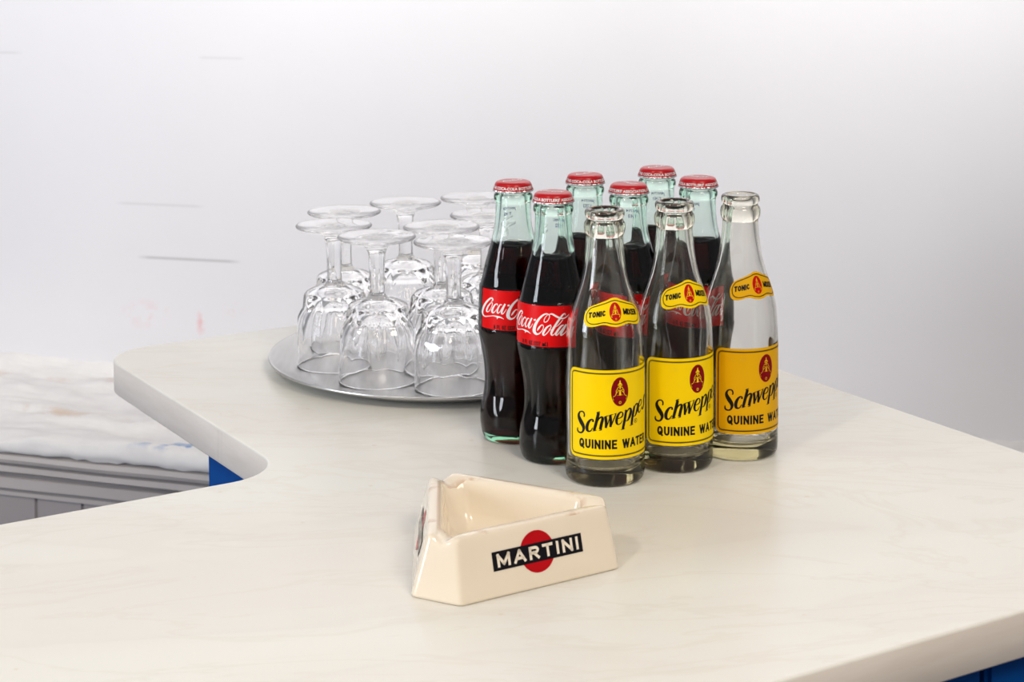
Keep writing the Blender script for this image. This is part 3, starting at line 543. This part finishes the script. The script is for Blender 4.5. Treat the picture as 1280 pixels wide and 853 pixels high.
def tonic_bottle(x, y, phi, shift, rise, yellow, label):
    rz = math.atan2(-y, -x)+pi/2+R(phi)
    e = empty('tonic_bottle', (x, y, TOP), label, 'bottle', 'empty yellow-label tonic bottles', rz); e.scale = (1.008, 1.008, 1.010)
    outer = [(0, 2.2), (14, 1.8), (20, .8), (23, .1)] + [(r, z) for z, r in S_PROF] + [(12.95, 173.2), (13.5, 174.3), (14.4, 176.8), (14.7, 179.8), (14.3, 182.4), (13.2, 184.2), (12.85, 185.2), (13.2, 186.2), (13.9, 187.4), (14.15, 189), (13.95, 190.6), (13.2, 191.8), (12.0, 192.4), (10.6, 192.2), (9.7, 191.2)]
    inner = [(9.2, 189), (9.1, 180), (9.6, 171), (10.8, 160), (12.6, 150), (14.6, 141), (17.4, 132.2), (20.0, 124), (22.4, 116), (23.8, 109), (24.7, 100), (25.2, 88), (25.4, 60), (25.4, 24), (25.2, 18), (24.2, 14.2), (22, 11.8), (18, 10.6), (10, 10.4), (0, 10.8)]
    prof = smooth_profile(mm(outer+inner), 3)
    prof = [(max(r, 0), z) for r, z in prof]
    bm = lathe(prof, 112); obj('glass_body', bm, M_sglass, e, recalc=True)
    rad = lambda z: interp(S_PROF, z)
    Rr = 28.25
    # body label
    hw, z0, z1 = 39.3, 20.8, 83.8
    bm = poly(rounded(-hw, hw, z0, z1, 5)); dice(bm, 1.4, 9); lab = obj('label', wrap(bm, Rr, rad, .06), yellow, e); lab['label'] = 'yellow printed body label'
    bm = bmesh.new(); ring_poly(scallop(rounded(-hw+2.6, hw-2.6, z0+3.0, z1-3.0, 2.6), -.85), .72, bm)
    obj('stitched_border', wrap(bm, Rr, rad, .12), M_black, lab)
    bm = poly(ellipse(0, 68.4, 6.5, 10.2)); dice(bm, 1.2); obj('oval_emblem', wrap(bm, Rr, rad, .12), M_maroon, lab)
    bm = bmesh.new(); fountain(bm, 0, 68.4, 1.0); obj('fountain_motif', wrap(bm, Rr, rad, .18), yellow, lab)
    bm = baked(SCHWEP)
    baked(SCHWEP_E, bm, 19.0, 5.47)
    ss = [(5.0, 7.0, .9), (4.9, 8.6, 1.1), (3.9, 9.3, 1.3), (2.5, 8.2, 1.9), (2.5, 6.3, 2.4), (3.3, 4.2, 2.6), (2.9, 1.9, 2.0), (1.5, .5, 1.4), (.3, .9, 1.2), (-.1, 2.6, .9)]
    stroke([(a+21.6+.22*b_, b_+51.6, w) for a, b_, w in ss], bm)
    ring_poly(ellipse(13.4, 46.0, 1.45, 1.45, 20), .3, bm); text('R', 12.75, 14.05, 45.2, 46.8, .01, bm)
    block('QUININE', -30.0, -2.2, 28.2, 34.7, 1.35, bm, .62); block('WATER', 1.6, 26.4, 28.2, 34.7, 1.35, bm, .5)
    dice(bm, 2.5); obj('lettering', wrap(bm, Rr, rad, .15), M_black, lab)
    # neck label, bow shaped
    Rn = 23.5; c = 123.4+rise
    half = [(0, 9.6), (2.5, 9.3), (5, 8.3), (11, 6.2), (17, 4.0), (20, 2.2), (22, -1.5), (22.1, -5.0), (21, -8.3), (18.5, -9.9), (15, -9.9), (10, -8.4), (7, -8.3), (4, -9.2), (0, -9.9)]
    up = [(x_, y_) for x_, y_ in half]
    def bow(k):
        pts = [(a*(1-k/24), b_*(1-k/9.8)) for a, b_ in half]
        pts = [(v.x, v.y) for v in catmull([(a, b_, 0) for a, b_ in pts], 3)]
        return pts+[(-a, b_) for a, b_ in reversed(pts[1:-1])]
    sh = R(shift)*Rn
    def place(bm, lift, dv=3):
        for v in bm.verts: v.co.x += sh; v.co.y += c
        return wrap(bm, Rn, rad, lift)
    bm = poly(bow(0)); dice(bm, 1.3, 2); nl = obj('neck_label', place(bm, .10), yellow, e); nl['label'] = 'yellow bow-shaped neck label'
    bm = bmesh.new(); ring_poly(scallop(bow(2.1), .35, .3, 3), .55, bm); obj('stitched_border', place(bm, .16), M_black, nl)
    bm = poly(ellipse(0, .2, 4.35, 6.3)); dice(bm, 1.2, 2); obj('oval_emblem', place(bm, .16), M_redseal, nl)
    bm = bmesh.new(); fountain(bm, 0, .2, .62); obj('fountain_motif', place(bm, .24), yellow, nl)
    bm = bmesh.new(); block('TONIC', -19.0, -6.9, -3.8, 0, 1.0, bm, .62); block('MIXER', 6.0, 18.4, -3.6, .4, 1.0, bm, .52)
    for v in bm.verts:
        k = (abs(v.co.x)-6.5)/12.5; v.co.y += 2.2*(1-k)-.6
    dice(bm, 2, 1.5); obj('lettering', place(bm, .2), M_black, nl)
def fountain(bm, cx, cy, k):
    """small fountain: basin, three tiers, water plume"""
    def P(pts): poly([(cx+a*k, cy+b_*k) for a, b_ in pts], bm)
    P([(-.35, 7.9), (.35, 7.9), (.5, 5.6), (-.5, 5.6)])
    P([(-1.9, 4.8), (1.9, 4.8), (.4, 6.4), (-.4, 6.4)]); P([(-1.9, 4.4), (1.9, 4.4), (.5, 3.7), (-.5, 3.7)])
    P([(-.35, 3.7), (.35, 3.7), (.35, 1.9), (-.35, 1.9)])
    P([(-3.0, 1.7), (3.0, 1.7), (.8, .7), (-.8, .7)])
    P([(-.45, .7), (.45, .7), (.9, -2.6), (-.9, -2.6)])
    for s in (-1, 1):
        stroke([(cx+s*.5*k, cy+3.2*k, .3*k), (cx+s*1.5*k, cy+3.0*k, .4*k), (cx+s*2.3*k, cy+2.0*k, .35*k)], bm)
        stroke([(cx+s*2.7*k, cy+1.4*k, .35*k), (cx+s*2.9*k, cy+.2*k, .4*k), (cx+s*2.7*k, cy-1.2*k, .3*k)], bm)
        stroke([(cx+s*1.2*k, cy+.5*k, .35*k), (cx+s*2.6*k, cy-.6*k, .4*k), (cx+s*3.6*k, cy-2.6*k, .4*k)], bm)
    P([(-5.0, -2.9), (-1.0, -2.2), (1.0, -2.2), (5.0, -2.9), (5.0, -3.3), (-5.0, -3.3)])
    P([(-5.4, -3.9), (5.4, -3.9), (5.3, -4.4), (-5.3, -4.4)])
    P([(-5.2, -4.9), (5.2, -4.9), (4.9, -5.7), (-4.9, -5.7)])
    ring_poly(ellipse(cx, cy-7.6*k, .75*k, .85*k, 16), .32*k, bm)
tonic_bottle(.0651, 1.3345, 22, -3.5, 0, M_yellow, 'empty clear tonic bottle with yellow labels, leftmost of the three and nearest the ashtray')
tonic_bottle(.1173, 1.3655, 36, -6.5, 5.2, M_yellow, 'empty clear tonic bottle with yellow labels, middle of the three')
tonic_bottle(.1684, 1.3930, 42.5, -7, 5.2, M_yellow2, 'empty clear tonic bottle with amber yellow labels, rightmost of all the bottles')

# ------------------------------------------------------------------ cola bottles
C_PROF = [(0, 21.3), (1.2, 23.2), (5, 24.8), (12, 25.95), (17, 26.15), (21, 25.9), (28, 24.9), (37, 23.25), (46, 22.6), (53, 22.75), (62, 23.6), (71, 25.1), (78, 26.3), (84, 27.25), (86.5, 27.6), (88.2, 27.5), (89.3, 27.3), (98, 27.15), (106, 26.9), (114, 26.55), (119.4, 26.3), (120.4, 25.9), (121.2, 25.4), (124, 24.7), (128.5, 23.6), (134, 22.3), (139, 21.0), (145.5, 19.2), (151.6, 17.5), (156.5, 16.1), (161.2, 15.0), (167, 14.1), (173, 13.65), (179, 13.5)]
M_cglass = mat('bottle_glass_green', (1, 1, 1), 0., .5, trans=1., ior=1.42, vol=((.42, .88, .66), 46.))
M_cola = mat('cola_liquid', (1, 1, 1), 0., .5, trans=1., ior=1.06, vol=((.72, .24, .10), 300.))
M_red = mat('red_label_ink', srgb(222, 4, 10), .35, .25)
M_white = mat('white_label_ink', (.86, .86, .86), .4, .4)
M_ink = mat('blue_code_ink', srgb(20, 36, 150), .5, .3)
M_cap = mat('red_cap_enamel', srgb(180, 6, 18), .28, .4)
M_capedge = mat('bare_cap_metal', (.72, .70, .70), .3, .5, metal=1.)
def cola_bottle(x, y, phi, capturn, codeang, code, label):
    rz = math.atan2(-y, -x)+pi/2+R(phi)
    e = empty('cola_bottle', (x, y, TOP), label, 'bottle', 'sealed cola bottles with red caps', rz); e.scale = (1, 1, .996)
    def sm(a, b_, v): t = max(0, min(1, (v-a)/(b_-a))); return t*t*(3-2*t)
    def flute(a, r, z):
        zz = z*1000; c = abs(cos(4*a)); k = sm(21, 34+7*c, zz)*(1-sm(74, 84, zz)); k2 = sm(122, 130, zz)*(1-sm(148, 166, zz))
        return r - .0007*k*(1-c)*1.5 - .00035*k2*(1-c)
    outer = [(0, 2.6), (12, 2.2), (18, .7), (20.4, 0)] + [(r, z) for z, r in C_PROF] + [(13.5, 182.2), (13.9, 183.8), (14.6, 185.0), (14.85, 186.6), (14.75, 188.4), (14.1, 189.8), (13.1, 190.6), (12.8, 192), (12.9, 195), (12.4, 197), (11, 197.8), (9.6, 197.4)]
    inner = [(8.9, 195), (8.8, 186), (9.6, 176), (10.7, 166), (12.2, 158), (14.8, 150), (18.2, 138), (20.8, 128), (22.4, 121), (23.6, 112), (24.2, 98), (24.3, 88), (23.0, 77), (20.6, 64), (19.6, 52), (19.9, 42), (21.4, 32), (22.8, 22), (22.9, 14), (21.6, 8.4), (18, 6.0), (10, 5.6), (0, 5.8)]
    po = smooth_profile(mm(outer), 3); pin = smooth_profile(mm(inner), 3)
    bm = lathe(po, 112, flute); lathe([po[-1]]+[q for q in pin if q[1] > .1502]+[(.0140, .1498), (0, .1498)], 112, None, bm=bm); bmesh.ops.remove_doubles(bm, verts=bm.verts, dist=1e-6)
    obj('glass_body', bm, M_cglass, e, recalc=True)
    level = .1505
    li = [(r+.00025 if r > 1e-5 else 0, z-.0002 if r < .022 and z < .012 else z) for r, z in pin if z < level]
    rl = interp([(150, 14.75), (158, 12.2)], level*1000)*.001+.00025
    li = [(0, level-.0007), (rl*.6, level-.0007), (rl*.9, level-.0005), (rl, level+.0002)] + li
    obj('cola', lathe(li, 96), M_cola, e, recalc=True)
    rad = lambda z: interp(C_PROF, z)
    Rr = 27.0
    for side in (0, 1):
        hw = R(56)*Rr
        bm = poly([(-hw, 89.4), (hw, 89.4), (hw, 119.5), (-hw, 119.5)]); dice(bm, 1.3, 5); l_ = obj('label', wrap(bm, Rr, rad, .05), M_red, e)
        l_['label'] = 'red label panel'
        bm = baked(COCA); baked(COLA, bm); dice(bm, 2.5, 5); t_ = obj('script_lettering', wrap(bm, Rr, rad, .12), M_white, l_)
        bm = block('8 FL OZ (237 mL)', -13.2, 9.0, 90.0, 93.1, .62, None, .6); dice(bm, 2); s_ = obj('size_lettering', wrap(bm, Rr, rad, .12), M_black, l_)
        if side: l_.rotation_euler.z = pi
    bm = text(code[0], -7.5, 7.5, 175.2, 178.4, .02); text(code[1], -3, 5.5, 171.2, 174.2, .02, bm); dice(bm, 1.5, 2)
    k_ = obj('date_code', wrap(bm, 14.0, lambda z: interp(C_PROF, z), .06), M_ink, e); k_.rotation_euler.z = R(codeang-phi)
    # crown cap
    def crimp(a, r, z):
        k = max(0, min(1, (196.6-z*1000)/2.6)); return r+.00042*k*cos(21*a)
    top = smooth_profile(mm([(0, 199.5), (6, 199.45), (11, 199.2), (12.6, 198.7), (13.5, 197.8), (14.0, 196.6), (14.35, 195.2), (14.75, 193.6), (14.95, 192.8)]), 3)
    cap = obj('crown_cap', lathe(top, 168, crimp), M_cap, e, recalc=True); cap.rotation_euler.z = R(capturn); cap['label'] = 'red crimped crown cap'
    top = mm([(14.92, 193.1), (15.3, 192.3), (15.15, 191.85), (14.5, 192.0), (13.9, 193), (13.4, 196)])
    obj('cap_rim', lathe(top, 168, crimp), M_capedge, cap, recalc=True)
    bm = bmesh.new(); s = "MEMBER OF THE COCA-COLA BOTTLERS' ASSOCIATION, ATLANTA "
    text(s, -45.2, 44, 193.7, 196.3, .03, bm); dice(bm, 1.2, 1)
    crad = lambda z: interp([(193, 14.9), (193.6, 14.75), (195.2, 14.35), (196.6, 14.0)], z)
    obj('rim_lettering', wrap(bm, 14.6, crad, .36), M_white, cap)
    bm = baked(COCA); baked(COLA, bm)
    for v in bm.verts: v.co = Vector((v.co.x*.36, (v.co.y-104)*.36, 0))*.001; v.co.z = .19956
    obj('script_lettering', bm, M_white, cap)
cola_bottle(.0003, 1.4326, -5.5, 40, 200, ('JAN1714DR', 'Y 1406'), 'sealed cola bottle standing leftmost, closest to the tray of goblets')
cola_bottle(.0297, 1.3820, -27.8, 10, 150, ('JAN1714BC', 'Y 1352'), 'sealed cola bottle in front, touching the leftmost tonic bottle')
cola_bottle(.0563, 1.4650, -20, 65, 165, ('JAN1714', 'Y 2353'), 'sealed cola bottle standing in the gap behind the two leftmost cola bottles')
cola_bottle(.0874, 1.4190, -32, -25, 160, ('JAN1714', 'Y 1410'), 'sealed cola bottle seen between the left and middle tonic bottles')
cola_bottle(.1148, 1.4975, 12, 30, 175, ('JAN1714', 'Y 1411'), 'sealed cola bottle standing farthest back, its cap the highest in view')
cola_bottle(.1425, 1.4470, -15, -5, 205, ('JAN1714', 'Y 1408'), 'sealed cola bottle directly behind the middle and rightmost tonic bottles')

# ------------------------------------------------------------------ ashtray
def ashtray():
    Rb, sb, kc, ks, h = .0759, .0171, .0077, .0102, .038
    e = empty('ashtray', (-.0113, 1.1652, TOP), 'triangular cream ceramic ashtray with red disc and black banner, in front of the bottles', 'ashtray', None, 4.2237)
    def outline(Rc, s, fil, nA=5, nS=14):
        V = []
        for k in range(3):
            a = 2*pi*k/3; d = Vector((cos(a), sin(a))); t = Vector((-d.y, d.x)); V += [d*Rc-t*s, d*Rc+t*s]
        out = []; n = 6
        for i in range(n):
            p = V[i]; a = (V[i-1]-p); b_ = (V[(i+1) % n]-p); f = min(fil, .45*min(a.length, b_.length)*1.7)
            an = a.normalized(); bn = b_.normalized(); ang = an.angle(bn); d = min(fil/math.tan(ang/2), .47*min(a.length, b_.length))
            arc = []
            for j in range(nA+1):
                t = j/nA; q0, q1, q2 = p+an*d, p, p+bn*d
                arc.append(q0*(1-t)**2+q1*2*t*(1-t)+q2*t*t)
            out.append(arc)
        L = []
        for i in range(n):
            L += out[i]; a = out[i][-1]; b_ = out[(i+1) % n][0]; m = 8 if i % 2 == 0 else nS
            for j in range(1, m): L.append(a+(b_-a)*j/m)
        return L
    def hexa(t, fil, extra=0):
        s = sb+t*(kc*math.tan(pi/6)-ks/cos(pi/6)) + extra*(math.tan(pi/6)-1/cos(pi/6))
        return outline(Rb-t*kc-extra, s, fil)
    Rt = Rb-kc; st = sb+kc*math.tan(pi/6)-ks/cos(pi/6)
    def pit(dside, dcorner, fil):
        D = Rt*.5+st*.866-dside; Rc = Rt-dcorner; s = (D-Rc*.5)/.866
        return outline(Rc, max(s, .002), fil)
    hexb = lambda ex: outline(Rb-ex, sb+ex*(math.tan(pi/6)-1/cos(pi/6)), .005)
    loops = [(hexb(.004), .0004, 0), (hexb(.0014), .0, 0), (hexb(.0003), .0008, 0), (hexa(.05, .005), .0022, 0)]
    for t in (.25, .5, .75, .88): loops.append((hexa(t, .005), h*t, 0))
    loops += [(hexa(.945, .0048, .0001), h*.945, .55), (hexa(.98, .0046, .0006), h*.98, .85), (hexa(1, .0044, .0016), h*.998, 1), (hexa(1, .004, .003), h*1.003, 1), (hexa(1, .004, .0048), h*1.003, 1),
              (pit(.0068, .0105, .004), h*.995, 1), (pit(.0082, .0135, .004), h*.965, .9), (pit(.0092, .0155, .0045), h*.90, .55), (pit(.0105, .0175, .005), h*.7, .1), (pit(.0120, .0200, .006), h*.45, 0),
              (pit(.0140, .0230, .007), h*.31, 0), (pit(.0175, .0270, .008), h*.25, 0), (pit(.024, .0370, .008), h*.235, 0), (pit(.032, .050, .004), h*.232, 0)]
    bm = bmesh.new(); rows = []
    for L, z, dip in loops:
        row = []
        for p in L:
            dz = 0
            if dip:
                for k in range(3):
                    a = 2*pi*k/3; d = Vector((cos(a), sin(a))); lat = p.x*-d.y+p.y*d.x
                    if p.dot(d) > .03: dz = max(dz, math.exp(-(lat/.0052)**2)*max(0, min(1, (p.dot(d)-.034)/.012)))
            row.append(bm.verts.new((p.x, p.y, z-.0040*dip*dz)))
        rows.append(row)
    for A, B in zip(rows, rows[1:]):
        n = len(A)
        for i in range(n): j = (i+1) % n; bm.faces.new((A[i], A[j], B[j], B[i]))
    bm.faces.new(rows[0][::-1]); bm.faces.new(rows[-1])
    m = mat('cream_glazed_ceramic', srgb(240, 226, 202), .13, .5, coat=.3); b = NB(m)
    tc = b.n('ShaderNodeTexCoord'); n1 = b.n('ShaderNodeTexNoise', Scale=30., Detail=3.); b.l(tc.outputs['Object'], n1.inputs['Vector'])
    c = b.mix(n1.outputs[0], srgb(236, 225, 206), srgb(230, 217, 195))
    sep = b.n('ShaderNodeSeparateXYZ'); b.l(tc.outputs['Object'], sep.inputs[0])
    rr = b.math('SQRT', b.math('ADD', b.math('MULTIPLY', sep.outputs[0], sep.outputs[0]), b.math('MULTIPLY', sep.outputs[1], sep.outputs[1])))
    n2 = b.n('ShaderNodeTexNoise', Scale=130., Detail=4.); b.l(tc.outputs['Object'], n2.inputs['Vector'])
    geo = b.n('ShaderNodeNewGeometry'); sg = b.n('ShaderNodeSeparateXYZ'); b.l(geo.outputs['Normal'], sg.inputs[0]); gz = sg.outputs[2]
    band = b.math('MAXIMUM', b.math('SUBTRACT', 1., b.math('DIVIDE', b.math('ABSOLUTE', b.math('SUBTRACT', rr, .0525)), .006)), 0.)
    st_ = b.math('MULTIPLY', b.math('MULTIPLY', band, b.math('MULTIPLY', b.math('GREATER_THAN', sep.outputs[2], .0325), b.math('GREATER_THAN', gz, .6))), b.ramp(n2.outputs[0], [(.48, 0), (.62, 1)]))
    c = b.mix(b.math('MULTIPLY', st_, .5), c, srgb(170, 105, 40))
    b.l(c, b.p.inputs['Base Color'])
    obj('ceramic_body', bm, m, e, recalc=True)
    # printed badge on each long side
    mb = mat('black_badge_ink', (.006, .005, .008), .3, .2); mr = mat('red_badge_ink', srgb(180, 4, 16), .3, .25); mw = mat('cream_badge_ink', srgb(238, 228, 210), .25, .5)
    for k in range(3):
        a = pi/3+2*pi*k/3; nn = Vector((cos(a), sin(a), 0)); tt = Vector((-nn.y, nn.x, 0))
        upv = (nn*(.0426-.0528)+Vector((0, 0, h))).normalized(); out = tt.cross(upv); P0 = nn*.05275
        def put(bm, lift):
            for v in bm.verts: v.co = P0+tt*v.co.x*.001+upv*v.co.y*.001+out*lift
            return bm
        d = obj('red_disc', put(poly(ellipse(.2, 21.8, 12.3, 12.5, 56)), .0002), mr, e, smooth=False)
        q = obj('black_banner', put(poly([(-31.7, 15.7), (32.6, 15.7), (32.6, 26.9), (-31.7, 26.9)]), .0003), mb, e, smooth=False)
        bm = block('MARTINI', -28.6, 29.8, 17.5, 25.3, 1.75, None, .62); obj('lettering', put(bm, .0004), mw, q, smooth=False)
ashtray()

# ------------------------------------------------------------------ light
w = bpy.data.worlds.new('room'); C_ = bpy.context.scene; C_.world = w; w.use_nodes = True
nt = w.node_tree; bg = nt.nodes['Background']
tc = nt.nodes.new('ShaderNodeTexCoord'); sp = nt.nodes.new('ShaderNodeSeparateXYZ'); nt.links.new(tc.outputs['Generated'], sp.inputs[0])
rp = nt.nodes.new('ShaderNodeValToRGB'); e = rp.color_ramp.elements
e[0].position = .0; e[0].color = (.10, .09, .08, 1); e[1].position = 1.; e[1].color = (.66, .66, .68, 1)
x = e.new(.46); x.color = (.24, .235, .24, 1); x = e.new(.58); x.color = (.42, .42, .45, 1)
mp = nt.nodes.new('ShaderNodeMapRange'); mp.inputs[1].default_value = -1; mp.inputs[2].default_value = 1
nt.links.new(sp.outputs[2], mp.inputs[0]); nt.links.new(mp.outputs[0], rp.inputs[0]); nt.links.new(rp.outputs[0], bg.inputs[0])
bg.inputs[1].default_value = .62
def area(name, loc, tgt, sx, sy, power, col):
    l = bpy.data.lights.new(name, 'AREA'); l.shape = 'RECTANGLE'; l.size = sx; l.size_y = sy; l.energy = power; l.color = col
    o = bpy.data.objects.new(name, l); C.objects.link(o); o.location = loc
    o.rotation_euler = (Vector(tgt)-Vector(loc)).to_track_quat('-Z', 'Y').to_euler(); return o
def spot(name, loc, tgt, ang, rad, power, col):
    l = bpy.data.lights.new(name, 'SPOT'); l.spot_size = R(ang); l.spot_blend = .5; l.shadow_soft_size = rad; l.energy = power; l.color = col
    o = bpy.data.objects.new(name, l); C.objects.link(o); o.location = loc
    o.rotation_euler = (Vector(tgt)-Vector(loc)).to_track_quat('-Z', 'Y').to_euler(); return o
area('window_light', (-2.3, .35, 1.5), (0, 1.4, 1.1), .6, .9, 28, (.87, .92, 1.0))
spot('fill_spot_front', (.75, -.25, 2.6), (.15, 1.0, 1.0), 52, .4, 96, (1.0, .87, .73))  # added spot to brighten the front edge and ashtray; no known fixture
spot('fill_spot_left', (-1.0, -.1, 2.7), (-.15, 1.35, 1.0), 52, .12, 48, (1.0, .92, .80))  # added spot lifting the counter from the left, not a known lamp
for x_, p_ in ((-.8, 205), (.5, 268)):
    l_ = spot('wall_gradient_spot', (x_, .75, 2.6), (x_*.95, 2.5, 1.93), 62, .1, p_, (1.0, .965, .93)); l_.data.spot_blend = 1.0  # added beams that make the upper wall brighter than its foot; invented source

# ------------------------------------------------------------------ camera
cam = bpy.data.cameras.new('camera'); co = bpy.data.objects.new('camera', cam); C.objects.link(co)
cam.sensor_fit = 'HORIZONTAL'; cam.sensor_width = 36; cam.lens = 2377.88/1280*36; cam.shift_y = -397.146/1280
co.location = (0, 0, TOP+.43)
from mathutils import Matrix
co.rotation_euler = (Matrix.Rotation(R(90-4.454), 4, 'X') @ Matrix.Rotation(R(ROLL), 4, 'Z')).to_euler()
cam.dof.use_dof = True; cam.dof.focus_distance = 1.36; cam.dof.aperture_fstop = 20
cam.clip_start = .05
sc = bpy.context.scene; sc.camera = co
sc.view_settings.view_transform = 'Standard'; sc.view_settings.look = 'None'; sc.view_settings.exposure = 0
cy = sc.cycles
cy.max_bounces = 32; cy.transmission_bounces = 32; cy.glossy_bounces = 12; cy.diffuse_bounces = 4; cy.transparent_max_bounces = 16
cy.use_denoising = True; cy.blur_glossy = .6; cy.sample_clamp_indirect = 6
